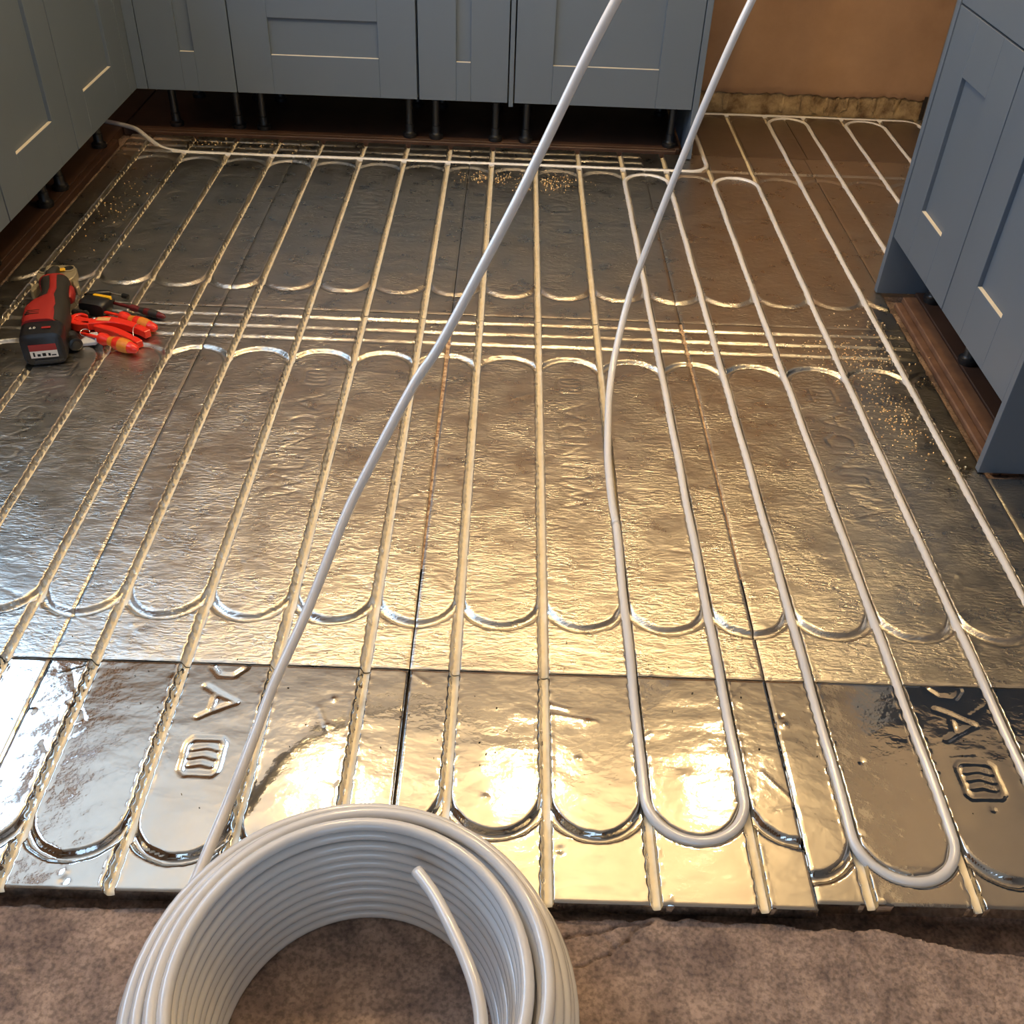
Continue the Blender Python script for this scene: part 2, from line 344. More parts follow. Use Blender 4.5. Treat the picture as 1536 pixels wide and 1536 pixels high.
# bare bulbs hanging from the ceiling (real fixtures that light the room)
for i, (x, y, z) in enumerate(LAMP_SPOTS):
    t_ = thing('pendant_lamp', ['bare warm bulb hanging beside the left cabinets', 'bare warm bulb hanging over the middle of the foil floor', 'bare warm bulb hanging beside the right-hand cabinet'][i], 'lamp', (x, y, CEIL), 0, 'bare bulbs')
    h = CEIL - z
    lathe('ceiling_rose', 'lamp_white', [(0.020, -0.022), (0.040, -0.014), (0.044, 0.0)], t_, 24)
    tube('cord', 'lamp_white', [(0, 0, -0.02), (0, 0, -h / 2), (0, 0, -h + 0.075)], 0.003, t_, 8)
    lathe('bulb_holder', 'lamp_white', [(0.017, -h + 0.030), (0.019, -h + 0.050), (0.015, -h + 0.078), (0.006, -h + 0.085)], t_, 18)
    em = bpy.data.materials.new('lit_bulb'); em.use_nodes = True; pb = em.node_tree.nodes['Principled BSDF']
    pb.inputs['Base Color'].default_value = (0.9, 0.85, 0.8, 1); pb.inputs['Emission Color'].default_value = (*LAMP_COL, 1); pb.inputs['Emission Strength'].default_value = LAMP_EMIT[i]; MATS['lit_bulb'] = em
    lathe('bulb', 'lit_bulb', [(0.003, -h - 0.058), (0.022, -h - 0.053), (0.038, -h - 0.038), (0.047, -h - 0.015), (0.044, -h + 0.006), (0.030, -h + 0.024), (0.016, -h + 0.032)], t_, 18)

# ------------------------------------------------------------------ foil faced boards with moulded pipe channels
PT = 0.15
COLS = [-1.425, -0.825, -0.225, 0.375, 0.975, 1.530]
ROWY = [-0.414, 0.0, 1.224, 2.450, 2.930]
GLY = {  # letter strokes in a unit box, x = reading direction, y = up
    'W': [[(0, 1), (.27, 0), (.5, .75), (.73, 0), (1, 1)]], 'U': [[(.08, 1), (.08, .25), (.22, 0), (.78, 0), (.92, .25), (.92, 1)]],
    'N': [[(.05, 0), (.05, 1), (.95, 0), (.95, 1)]], 'D': [[(.08, 0), (.08, 1), (.6, 1), (.92, .72), (.92, .28), (.6, 0), (.08, 0)]],
    'A': [[(0, 0), (.5, 1), (1, 0)], [(.22, .36), (.78, .36)]],
    '#': [[(0, .12), (.12, 0), (.88, 0), (1, .12), (1, .88), (.88, 1), (.12, 1), (0, .88), (0, .12)], [(.28, .2), (.22, .55), (.3, .82)], [(.5, .18), (.44, .5), (.54, .84)], [(.74, .2), (.68, .5), (.76, .8)]]}
STROKES = []
yy = 0.445
for ch, wd in (('W', 0.072), ('U', 0.05), ('N', 0.055), ('D', 0.052), ('A', 0.062), ('#', 0.066)):
    if ch == '#': yy += 0.022
    for s in GLY[ch]: STROKES.append([(0.028 - v * 0.056, yy + u_ * wd) for u_, v in s])   # x offset from lane centre, y along the board
    yy += wd + 0.021
ARCS = [(-0.235, -1), (0.18, -1), (0.941, 1), (1.404, -1), (2.172, 1), (2.805, 1)]
CROSS = [1.071, 1.124, 1.179, 2.295, 2.348, 2.403]
def heights(X, Y, row, x0):
    seed = 100 + row * 17 + int(round(x0 * 10)) % 50
    z = 0.0005 * vnoise(X, Y, 9, seed) + 0.00030 * vnoise(X, Y * 1.6, 28, seed + 1)
    fine = row >= 1
    if fine: z += 0.00022 * vnoise(X * 0.7, Y * 1.8, 70, seed + 2)
    dep = np.zeros_like(X)
    # semicircular links between neighbouring channels
    lane = np.floor(X / PT); xc = (lane + 0.5) * PT
    for k, (yc, sgn) in enumerate(ARCS):
        if k == 5 and x0 < 0.3: continue
        if k == 0: yc = -0.235 if abs(x0 + 0.225) < 0.01 else -0.290      # the strips were cut from different board ends
        v = (Y - yc) * sgn; d = np.abs(np.hypot(X - xc, Y - yc) - PT / 2) + 0.0012 * vnoise(X, Y, 60, 31 + k)
        var = 1.0 + 0.35 * vnoise(xc, Y * 0 + k, 7.3, 77)
        q = np.clip(1.45 - np.abs(d) / 0.0072, 0, 1) * np.clip((v + 0.02) / 0.02, 0, 1)
        A = (0.0105 if row == 0 else 0.0075 if row == 1 else 0.006) * var
        dep = np.maximum(dep, A * (q * q * (3 - 2 * q)))
    # channels across the board end
    for k, yc in enumerate(CROSS):
        if k >= 4 and x0 > 0.3: continue
        d = np.abs(Y - yc + 0.0010 * vnoise(X, Y * 0, 18, 41 + k)); q = np.clip(1.5 - d / 0.0068, 0, 1)
        dep = np.maximum(dep, (0.0050 if row < 2 else 0.008) * (q * q * (3 - 2 * q)) * (0.8 + 0.3 * vnoise(X, Y * 0 + k, 5, 47)))
    if row == 3:
        q = np.clip(1.5 - np.abs(Y - 2.905) / 0.0065, 0, 1); dep = np.maximum(dep, 0.0135 * q)
    # long channels, foil pleated at the lips
    i = np.round(X / PT); dx = np.abs(X - i * PT)
    ple = np.sin(2 * PI * (Y / 0.0235) + i * 1.7 + 1.6 * vnoise(X * 0 + i, Y, 9, 51)) * 0.6 + 0.6 * vnoise(X * 0 + i, Y, 70, 52)
    side = X - i * PT < 0
    Rr = 0.0099 + np.where(side, 0.0012, 0.0003) * ple
    q = np.clip((Rr - dx) / np.where(side, 0.0078, 0.0018), 0, 1); q = q * q * (3 - 2 * q)
    zc = q * (0.0138 - 0.0022 * (dx / 0.008) ** 2 + 0.0005 * vnoise(X, Y, 80, 53) + np.where(side & (dx > 0.0045), 0.0011, 0.0) * ple)
    lip = np.where(dx > Rr, 0.0006 * np.exp(-((dx - 0.012) / 0.002) ** 2) * np.clip(0.5 + 0.7 * ple, 0, 2), 0)
    z = z - np.maximum(dep, zc) + lip
    # embossed lettering in the middle lane
    xm = x0 + 0.3 if x0 < 0.97 else x0 + 0.3
    if row in (1, 2) or (row == 0 and abs(x0 + 0.825) + 0 < 0.01) or (row == 0 and abs(x0 - 0.375) < 0.01):
        if row == 0: lx, ly = xm - X, 0.706 - Y
        else: lx, ly = X - xm, Y - ROWY[row]
        amp = 0.0014 if row == 0 else 0.0009
        lx = lx + 0.0016 * vnoise(X, Y, 45, 61); ly = ly + 0.0016 * vnoise(X, Y, 45, 62)
        m_ = (np.abs(lx) < 0.045) & (ly > 0.42) & (ly < 0.95)
        if m_.any():
            best = np.full(X.shape, 9.0)
            for s in STROKES:
                for a, b in zip(s[:-1], s[1:]): best = np.where(m_, np.minimum(best, seg_d(lx, ly, a, b)), best)
            q = np.clip(1.55 - best / (0.0042 if row == 0 else 0.0036), 0, 1); z = z - amp * q * q * (3 - 2 * q)
    # scratches and dents
    r_ = np.random.default_rng(seed + 5)
    for k in range(14 if fine else 7):
        ax, ay = r_.uniform(X.min(), X.max()), r_.uniform(Y.min(), Y.max()); an = r_.uniform(-1.2, 1.2); ln = r_.uniform(0.03, 0.13)
        d = seg_d(X, Y, (ax, ay), (ax + ln * math.cos(an), ay + ln * math.sin(an)))
        z = z + r_.choice([-1, 1]) * 0.0006 * np.exp(-(d / 0.0028) ** 2)
    for k in range(10 if row == 0 else 5):
        ax, ay = r_.uniform(X.min(), X.max()), r_.uniform(Y.min(), Y.max()); rr = r_.uniform(0.0035, 0.006)
        z = z + r_.choice([-0.0014, 0.0012]) * np.exp(-((X - ax) ** 2 + (Y - ay) ** 2) / rr ** 2)
    return z
OFF = [-0.0145, -0.0118, -0.0105, -0.0097, -0.0089, -0.0081, -0.0073, -0.0062, -0.0050, -0.0038, -0.0026, -0.0013, 0.0, 0.0035, 0.0064, 0.0073, 0.0081, 0.0089, 0.0097, 0.0105, 0.0118, 0.0145]
TAPER = {(1, 1): (0, -0.004), (1, 2): (0.005, -0.003), (1, 3): (0.003, 0), (1, 0): (0, -0.001), (0, 1): (0, -0.0012), (0, 2): (0.001, 0)}
def board(x0, x1, y0, y1, row, label, colx, m, sx=0.004, sy=0.004, zoff=0.0):
    g0, g1 = random.uniform(0.0004, 0.0010), random.uniform(0.0004, 0.0010)
    x0g, x1g, y0g, y1g = x0 + g0, x1 - g1, y0 + 0.0008, y1 - random.uniform(0.0006, 0.0016)
    xs = [x0g, x1g]
    ks = [k for k in range(-12, 13) if x0g - 0.02 < k * PT < x1g + 0.02]
    for k in ks: xs += [k * PT + o for o in OFF if x0g + 0.0005 < k * PT + o < x1g - 0.0005]
    xs = sorted(xs); full = []
    for a, b in zip(xs[:-1], xs[1:]):
        n = max(1, int(math.ceil((b - a) / sx))); full += list(np.linspace(a, b, n, endpoint=False))
    xs = np.array(full + [xs[-1]]); ys = np.linspace(y0g, y1g, int((y1g - y0g) / sy) + 1)
    X, Y = np.meshgrid(xs, ys, indexing='ij'); Z = heights(X, Y, row, colx) + zoff
    e = np.minimum(np.minimum(X - x0g, x1g - X), np.minimum(Y - y0g, y1g - Y)); Z = Z - 0.0016 * np.clip(1 - e / 0.0035, 0, 1) ** 2   # rounded-over edge
    ta, tb = TAPER.get((row, COLS.index(colx)), (0, 0)); k_ = np.clip((Y - y0) / (y1 - y0), 0, 1) if row == 1 else 1.0
    X = X + ta * k_ * np.clip(1 - (X - x0g) / 0.03, 0, 1) + tb * k_ * np.clip(1 - (x1g - X) / 0.03, 0, 1)
    nx, ny = X.shape; V = np.stack([X, Y, Z], -1).reshape(-1, 3); F = grid_faces(nx, ny)
    idx = np.arange(nx * ny).reshape(nx, ny)
    loop = np.r_[idx[:-1, 0], idx[-1, :-1], idx[:0:-1, -1], idx[0, :0:-1]]; lo = V[loop].copy(); lo[:, 2] = -0.0255
    nb = len(V); k = np.arange(len(loop)); k2 = (k + 1) % len(loop)
    F = np.vstack([F, np.stack([loop[k2], loop[k], nb + k, nb + k2], 1)])
    me = from_arrays('insulation_board', np.vstack([V, lo]), F)
    cx_ = 0.5 * (xs[:-1] + xs[1:])[:, None]; cy_ = 0.5 * (ys[:-1] + ys[1:])[None, :]; kk = np.round(cx_ / PT); dxc = cx_ - kk * PT       # the pressed-in channel floor is matt
    pl_ = np.sin(2 * PI * (cy_ / 0.0235) + kk * 1.7 + 1.6 * vnoise(cy_ * 0 + kk, cy_ + 0 * kk, 9, 51)) * 0.6 + 0.6 * vnoise(cy_ * 0 + kk, cy_ + 0 * kk, 70, 52)
    chn = (dxc < 0.0083) & (dxc > -0.0032 + 0.0022 * pl_)
    mi = np.zeros(len(F), np.int32); mi[:(nx - 1) * (ny - 1)] = chn.ravel()
    me.materials.append(MATS[m]); me.materials.append(MATS['channel_foil']); me.polygons.foreach_set('material_index', mi)
    try: me.set_sharp_from_angle(angle=math.radians(62))
    except Exception: pass
    o_ = link('insulation_board', me, m)
    if (row, COLS.index(colx)) in ((1, 2), (1, 3)): box('joint_dust', 'joint_dust', (x0 - 0.0065, y0 + 0.25, -0.012), (x0 + 0.0065, y1 - 0.004, -0.0035), o_)
    return tag(o_, label, 'board', 'foil-faced underfloor heating boards')
NAME = [['foil board strip at the concrete edge, leftmost, ending in the bottom left corner', 'foil board strip at the concrete edge, reaching behind the left side of the pipe coil', 'foil board strip at the concrete edge, carrying the near bend of the innermost pipe loop', 'foil board strip at the concrete edge, carrying the near bend of the second pipe loop', 'foil board strip in the bottom right corner beyond the outermost pipe'],
        ['long foil board with empty channels nearest the left cabinets, below the tools', 'long foil board with empty channels and clear embossed lettering, second from the left', 'long foil board in the middle of the floor where the lifted pipe leaves its channel', 'long foil board carrying four white pipes beside the near half of the right cabinet', 'short foil board in front of the near dark end panel of the right cabinet'],
        ['far foil board beside the left cabinets, under the red press tool', 'far foil board below the wide drawer of the back cabinets', 'far foil board below the two rightmost doors of the back cabinets', 'far foil board with white pipe loops beside the right cabinet', 'far foil board partly hidden behind the right cabinet'],
        [None, None, None, 'plain foil board at the plaster wall next to the back cabinet end panel', 'plain foil board at the plaster wall in the far right corner']]
FR = [0.0, 0.0, 0.001, 0.010, 0.010]
for row in range(4):
    for c in range(5):
        if NAME[row][c] is None: continue
        x0, x1, y0, y1 = COLS[c], COLS[c + 1], ROWY[row], ROWY[row + 1]
        if row == 0: y0 += FR[c]
        if row == 3 and c == 3: x0 = 0.562
        if c == 3 and row in (1, 2): x1 = 0.962
        if c == 4 and row in (1, 2): x0 = 0.962
        if row == 1 and c == 4: y1 = 0.592
        if row == 2 and c == 4: y0 = 1.462
        board(x0, x1, y0, y1, row, NAME[row][c], COLS[c], 'foil_smooth' if row == 0 else 'foil_plain' if row == 3 else 'foil_worn',
              *((0.0030, 0.0030) if row == 0 else (0.0036, 0.0036) if row == 1 else (0.005, 0.0055) if row == 2 else (0.006, 0.006)), zoff=random.uniform(-0.0006, 0.0006))

# ------------------------------------------------------------------ wooden sheets the cabinets stand on
def sheet(label, lo, hi, edge, em='wood_edge'):
    s = thing('wooden_sheet', label, 'wood sheet')
    box('sheet', 'wood', lo, hi, s, 0.0015)
    a, b = edge
    box('edge_strip', em, a, b, s, 0.002)
WZ = 0.004
sheet('dark wooden floor sheet under the left cabinets', (XL, 1.0, -0.022), (-1.475, YB - 0.02, WZ), ((-1.474, 1.0, -0.022), (-1.452, 2.38, 0.002)), 'wood')
sheet('dark wooden floor sheet under the back cabinets', (-1.47, 2.492, -0.022), (0.52, YB - 0.02, WZ), ((-1.40, 2.468, -0.022), (0.505, 2.491, 0.004)), 'wood')
sheet('brown wooden floor sheet with lighter front strip under the right cabinet', (1.052, 0.63, -0.022), (XR, 1.425, 0.010), ((1.012, 0.63, -0.022), (1.051, 1.405, 0.006)))
tag(box('wooden_batten', 'wood_edge', (0.990, 0.63, -0.023), (1.0115, 1.395, -0.006), None, 0.003), 'orange-brown batten lying low beside the sheet under the right cabinet', 'batten')

# ------------------------------------------------------------------ kitchen cabinets
def door_parts(parent, name, w, h, stile=0.125, recess=0.011, th=0.02, slab=False):
    """shaker door in local coords: x across, z up, front face at y = -th ... back at y = 0; returned part gets stiles, rails"""
    if slab: return box(name, 'paint', (0, -th, 0), (w, 0, h), parent, 0.0012)
    d = box(name, 'paint', (stile - 0.004, -th + recess, stile - 0.004), (w - stile + 0.004, 0, h - stile + 0.004), parent)
    for a, b in ((0, stile), (w - stile, w)): box('stile', 'paint', (a, -th, 0), (b, 0, h), d, 0.0009)
    for a, b in ((0, stile), (h - stile, h)): box('rail', 'paint', (stile + 0.0002, -th, a), (w - stile - 0.0002, 0, b), d, 0.0009)
    box('lit_ledge', 'ledge_highlight', (stile + 0.001, -th + 0.0012, stile - 0.0002), (w - stile - 0.001, -th + recess - 0.0002, stile + 0.0005), d)  # pale strip paints in the highlight of a ledge lit from above
    return d
LEGP = [(0.024, 0.0), (0.025, 0.004), (0.025, 0.013), (0.018, 0.017), (0.0155, 0.022), (0.0155, 0.045), (0.0135, 0.047), (0.0135, 0.135), (0.02, 0.14), (0.02, 0.17)]
leg_me = {}
def leg(parent, x, y, z0, z1):
    h = z1 - z0; key = round(h, 3)
    if key not in leg_me:
        o = lathe('leg', 'black_plastic', [(r, min(z, h) if z < 0.1 else h - (0.17 - z)) for r, z in LEGP], parent, 18); leg_me[key] = o.data
    else: o = link('leg', leg_me[key], None, parent)
    o.location = (x, y, z0); return o
DZ = 0.17; CT = 0.885
def cabinet(label, loc, rz, w, depth, fronts, legs, zleg, ends=(), extra=()):
    """local: x along the front, y into the cabinet (front face of doors at y = 0)"""
    c = thing('base_cabinet', label, 'cabinet', loc, rz)
    box('carcass', 'carcass', (0.001, 0.021, DZ + 0.002), (w - 0.001, depth, CT), c, 0.001)
    for kind, x0, x1, z0, z1 in fronts:
        d = door_parts(c, kind, x1 - x0, z1 - z0, slab=(kind == 'slab_front')); d.location = (x0, 0.02, z0)
    for (x, y) in legs: leg(c, x, y, zleg, DZ + 0.002)
    for (x0, x1, z0, y0, y1) in ends: box('end_panel', 'paint', (x0, y0, z0), (x1, y1, CT), c, 0.0008)
    for (lo, hi) in extra: box('filler_strip', 'paint', lo, hi, c, 0.0008)
    return c
YC = 2.40; DEP = YB - 0.015 - YC
DT = 0.88
def back(x0, x1, label, fronts, legs, **k):
    return cabinet(label, (x0, YC, 0), 0, x1 - x0, DEP, [(n, a - x0, b - x0, z0, z1) for n, a, b, z0, z1 in fronts], [(x - x0, y) for x, y in legs], WZ, **k)
back(-1.322, -1.019, 'grey-blue base cabinet with a narrow door in the left corner of the back row', [('door', -1.320, -1.021, DZ, DT)], [(-1.29, 0.14), (-1.065, 0.14), (-1.29, 0.46), (-1.065, 0.46)])
back(-1.018, -0.405, 'grey-blue base cabinet with wide drawers in the back row', [('drawer_front', -1.017, -0.409, DZ, 0.535), ('drawer_front', -1.017, -0.409, 0.539, DT)], [(-0.975, 0.135), (-0.449, 0.115), (-0.975, 0.45), (-0.449, 0.45)])
back(-0.404, -0.101, 'grey-blue base cabinet with a narrow door right of the drawers in the back row', [('door', -0.402, -0.103, DZ, DT)], [(-0.355, 0.11), (-0.143, 0.108), (-0.355, 0.45), (-0.143, 0.45)])
tag(box('support_panel', 'paint', (-0.0985, YC - 0.002, 0.158), (-0.0835, YB - 0.02, CT), None, 0.0008), 'thin upright filler panel between narrow and wide doors of the back row', 'panel')
back(-0.081, 0.549, 'grey-blue base cabinet with a wide door at the right end of the back row', [('door', -0.079, 0.526, DZ, DT)], [(-0.034, 0.108), (0.483, 0.115), (-0.034, 0.45), (0.483, 0.45)], ends=[(0.6095, 0.630, 0.0025, -0.004, DEP)])
# inside corner post
cp = thing('corner_post', 'grey-blue corner post where left and back cabinets meet', 'panel', (-1.36, YC, 0))
box('post_face', 'paint', (-0.02, -0.060, DZ), (0.0, 0.02, DT), cp, 0.0008); box('post_face', 'paint', (0.0006, 0.0, DZ), (0.0375, 0.02, DT), cp, 0.0008)
XC = -1.36; LD = XC - (XL + 0.01)
def left(y0, y1, label, legs):
    # front faces +x: local x -> world +y, local y (into cabinet) -> world -x
    return cabinet(label, (XC, y0, 0), PI / 2, y1 - y0, LD, [('door', 0.002, y1 - y0 - 0.003, DZ, DT)], [(a - y0, b) for a, b in legs], WZ)
left(1.826, 2.339, 'grey-olive base cabinet of the left row next to the corner post', [(1.93, 0.13), (2.30, 0.13), (1.93, 0.45), (2.30, 0.45)])
left(1.316, 1.825, 'grey-olive base cabinet of the left row, second from the corner', [(1.40, 0.13), (1.80, 0.13), (1.40, 0.45), (1.80, 0.45)])
left(0.80, 1.315, 'grey-olive base cabinet of the left row at the left picture edge', [(0.9, 0.13), (1.27, 0.13), (0.9, 0.45), (1.27, 0.45)])
# right cabinet: front faces -x, local x -> world -y
XRC = 0.947
cabinet('pale blue base cabinet with two doors and dark end panels on the right', (XRC, 1.45, 0), -PI / 2, 0.845, XR - 0.006 - XRC,
        [('door', 0.0245, 0.4265, DZ, 0.74), ('door', 0.4305, 0.8245, DZ, 0.74), ('slab_front', 0.0245, 0.4265, 0.744, DT), ('slab_front', 0.4305, 0.8245, 0.744, DT)],
        [(0.075, 0.135), (0.395, 0.125), (0.46, 0.50), (0.78, 0.125), (0.075, 0.5), (0.78, 0.5)], 0.0105, ends=[(0.0, 0.0215, 0.0025, -0.002, XR - 0.006 - XRC), (0.827, 0.845, 0.0025, -0.002, XR - 0.006 - XRC)])

# ------------------------------------------------------------------ the white heating pipe: laid run, lifted loop and coil are one length
PR = 0.0081; PZ = -0.0048
hp = thing('heating_pipe', 'white plastic heating pipe, looped in the channels, lifted and coiled up in front', 'pipe', (0, 0, 0))
def arc(cx, cy, r, a0, a1, n=18): return [(cx + r * math.cos(a), cy + r * math.sin(a), PZ) for a in np.linspace(math.radians(a0), math.radians(a1), n)]
run = [(-1.62, 2.56, 0.010), (-1.50, 2.515, 0.010), (-1.42, 2.475, 0.008), (-1.36, 2.41, 0.002), (-1.29, 2.335, PZ), (-1.22, 2.303, PZ), (-1.12, 2.2955, PZ)]
run = list(map(tuple, catmull(run, 8)))
run += [(0.47, 2.295, PZ)] + arc(0.53, 2.365, 0.07, -90, 0) + arc(0.67, 2.835, 0.07, 180, 90) + arc(1.43, 2.835, 0.07, 90, 0)
def bend_low(ia, ib, yc): return arc((ia + ib) * PT / 2, yc, PT / 2, 0 if ia > ib else 180, -180 if ia > ib else 360, 26)
def bend_top(ia, ib, yc): return arc((ia + ib) * PT / 2, yc, PT / 2, 0, 180, 26)
run += bend_low(10, 9, 1.60) + bend_top(9, 8, 2.805) + bend_low(8, 7, 1.60) + bend_top(7, 6, 2.805) + bend_low(6, 5, -0.290) + bend_top(5, 4, 2.172) + bend_low(4, 3, -0.290) + bend_top(3, 2, 2.172) + bend_low(2, 1, -0.235) + [(0.15, 0.40, PZ)]
run = resample(run, 0.010); wob = np.stack([0.0007 * np.sin(run[:, 1] * 23), 0 * run[:, 0], 0.0007 * np.sin(run[:, 1] * 17 + run[:, 0] * 9)], 1); run = run + wob
tube('laid_run', 'pipe_white', run, PR, hp, 14)
S2 = [(0.15, 0.40, PZ), (0.146, 0.47, -0.0015), (0.146, 0.603, 0.004), (0.152, 0.716, 0.013), (0.160, 0.822, 0.032), (0.176, 0.925, 0.075), (0.209, 1.03, 0.18), (0.256, 1.072, 0.34), (0.298, 1.078, 0.50), (0.328, 1.060, 0.63), (0.362, 1.055, 0.75), (0.402, 1.055, 0.87)]
S1 = [(-0.462, -0.310, 0.026), (-0.448, -0.247, 0.045), (-0.434, -0.183, 0.066), (-0.418, -0.119, 0.093), (-0.378, -0.014, 0.152), (-0.331, 0.097, 0.243), (-0.300, 0.149, 0.294), (-0.229, 0.243, 0.405), (-0.184, 0.286, 0.464), (-0.088, 0.384, 0.626), (-0.040, 0.431, 0.716), (0.020, 0.488, 0.834), (0.067, 0.529, 0.92)]
b0, b3 = np.array(S2[-1]), np.array(S1[-1]); b1 = b0 + 0.45 * np.array((0.34, 0.0, 0.94)); b2 = b3 + 0.45 * np.array((0.43, 0.40, 0.81))
top = [tuple((1 - t) ** 3 * b0 + 3 * t * (1 - t) ** 2 * b1 + 3 * t * t * (1 - t) * b2 + t ** 3 * b3) for t in np.linspace(0, 1, 12)][1:-1]
CX, CY = -0.234, -0.600; R0 = 0.200; CB = -0.0235
# the lifted strand swings round the outside of the coil and joins its outer layer
ro = R0 + 3.9 * 0.0165
lead = [(CX + (ro + 0.004) * math.cos(a), CY + (ro + 0.004) * math.sin(a), z) for a, z in zip(np.radians([235, 215, 195, 178, 165]), [0.010, 0.010, 0.012, 0.015, 0.02])]
S1h = lead + [(-0.481, -0.43, 0.019)] + S1
loopP = catmull(S2 + top + S1h[::-1], 10)
tube('lifted_loop', 'pipe_white', resample(loopP, 0.008), PR, hp, 16)
# coil: four loosely wound layers of turns
def layer(k, turns, z0, jit, r0, phase=0.0, taper=0.0):
    n = int(turns * 72); t = np.linspace(0, turns * 2 * PI, n) + phase; rr = np.random.default_rng(40 + k)
    tt = (t - phase) / (2 * PI)
    f = sum(rr.uniform(-1, 1) * np.sin(t * (j + 1) / 3.0 + rr.uniform(0, 6)) for j in range(4)) * jit
    # each turn lies flat and steps up to the next one over a short stretch
    step = np.floor(tt) + np.clip((tt - np.floor(tt) - 0.9) / 0.1, 0, 1)
    z = z0 + step * 0.0163 + f * 0.35; r = r0 + f + taper * (z - CB)
    hi = np.clip((tt - turns + 2.2) / 1.2, 0, 1); r = r + hi * 0.004 * np.sin(t + 1.1 * k + 0.6) * (k > 0); z = z + hi * 0.004 * np.sin(t * 1.0 + 2.0 * k)
    return np.stack([CX + r * np.cos(t), CY + r * np.sin(t), z], 1)
zb0 = CB + 0.0082
specs = [(0, 11, zb0, 0.0008, R0 - 0.027, -1.9, 0.17), (1, 11, zb0 + 0.001, 0.0020, R0 + 0.0020, -1.7, 0.10), (2, 10, zb0 + 0.002, 0.0030, R0 + 0.0325, -1.5, 0.02), (3, 9, zb0, 0.0032, R0 + 0.0515, -1.6, 0.0)]
for s in specs: tube('coil_layer', 'pipe_white', layer(*s), PR, hp, 14)
tail = catmull([(-0.145, -0.775, 0.118), (-0.112, -0.735, 0.128), (-0.090, -0.690, 0.135), (-0.084, -0.643, 0.139), (-0.091, -0.602, 0.140), (-0.106, -0.562, 0.138), (-0.127, -0.519, 0.135), (-0.148, -0.480, 0.130), (-0.172, -0.446, 0.125)], 8)
te = tube('tail_end', 'pipe_white', tail, PR, hp, 16)
d = Vector(tail[-1]) - Vector(tail[-2]); d.normalize()
lathe('pipe_bore', 'grime', [(0.0058, 0.0), (0.0058, 0.0012)], te, 16, axis_mtx(Vector(tail[-1]) - d * 0.0002, Vector(tail[-1]) + d))

# ------------------------------------------------------------------ tools on the left
pt = thing('press_tool', 'red and black cordless press tool lying beside the left cabinets', 'power tool', (-1.165, 0.925, 0.001), math.radians(14.5))
loft('grip', 'rubber', [(0.045, 0, 0.044, 0.047, 0.043), (0.10, 0, 0.045, 0.049, 0.044), (0.15, 0.002, 0.045, 0.045, 0.042), (0.185, 0.006, 0.045, 0.034, 0.036), (0.21, 0.008, 0.045, 0.031, 0.034), (0.255, 0.006, 0.046, 0.032, 0.035), (0.29, 0.002, 0.047, 0.036, 0.034), (0.305, 0, 0.047, 0.028, 0.026)], pt, 28, 3.2)
loft('red_cover', 'tool_red', [(0.040, -0.006, 0.047, 0.042, 0.0435), (0.075, -0.008, 0.048, 0.043, 0.0445), (0.12, -0.008, 0.048, 0.0425, 0.0440), (0.15, -0.004, 0.047, 0.036, 0.0425), (0.168, 0.002, 0.046, 0.020, 0.0415), (0.185, 0.006, 0.046, 0.0125, 0.0375), (0.22, 0.008, 0.0465, 0.0125, 0.0360), (0.265, 0.005, 0.047, 0.0125, 0.0365), (0.29, 0.002, 0.047, 0.0145, 0.0360)], pt, 28, 3.6)
loft('front_collar', 'tool_red', [(0.284, 0.001, 0.047, 0.037, 0.033), (0.292, 0, 0.047, 0.0385, 0.0355), (0.304, 0, 0.047, 0.034, 0.031)], pt, 24, 2.6)
loft('trigger', 'tool_red', [(0.225, 0.038, 0.038, 0.006, 0.010), (0.24, 0.041, 0.039, 0.008, 0.016), (0.27, 0.040, 0.040, 0.008, 0.017), (0.285, 0.037, 0.040, 0.005, 0.010)], pt, 16, 2.4)
for k in range(3): box('vent_slot', 'hole_black', (-0.038 + 0.002 * k, 0.066 + 0.008 * k, 0.088), (-0.006, 0.0685 + 0.008 * k, 0.0925), pt)
bt = loft('battery', 'black_plastic', [(-0.020, 0, 0.0415, 0.040, 0.034), (-0.016, 0, 0.0415, 0.047, 0.041), (0.0, 0, 0.0415, 0.049, 0.041), (0.036, 0, 0.0425, 0.049, 0.042), (0.042, 0, 0.0425, 0.047, 0.041)], pt, 32, 5.0)
box('battery_label', 'tool_red', (-0.030, -0.0215, 0.040), (0.030, -0.0195, 0.056), bt); box('battery_label', 'label_white', (-0.030, -0.0215, 0.022), (0.030, -0.0195, 0.0398), bt)
for k, (a, b_, c_) in enumerate([(-0.024, 0.004, 0.011), (-0.015, 0.007, 0.006), (-0.004, 0.008, 0.008), (0.009, 0.005, 0.007), (0.016, 0.010, 0.003)]): box('label_print', 'hole_black', (a, -0.0219, 0.026), (a + b_, -0.0214, 0.026 + c_), bt)
box('release_bar', 'rubber', (-0.024, -0.0222, 0.008), (0.026, -0.0190, 0.0155), bt, 0.001)
for sx in (-1, 1):
    for zz in (0.016, 0.066): lathe('screw_recess', 'hole_black', [(0.0035, 0), (0.0035, 0.001)], bt, 12, axis_mtx((sx * 0.038, -0.0180, zz), (sx * 0.038, -0.030, zz)))
text_mesh('capacity_print', '6.0', 0.012, 'label_white', bt, Matrix.Translation((-0.016, 0.008, 0.0852)))
box('capacity_print', 'tool_red', (0.004, 0.004, 0.0840), (0.024, 0.012, 0.0850), bt)
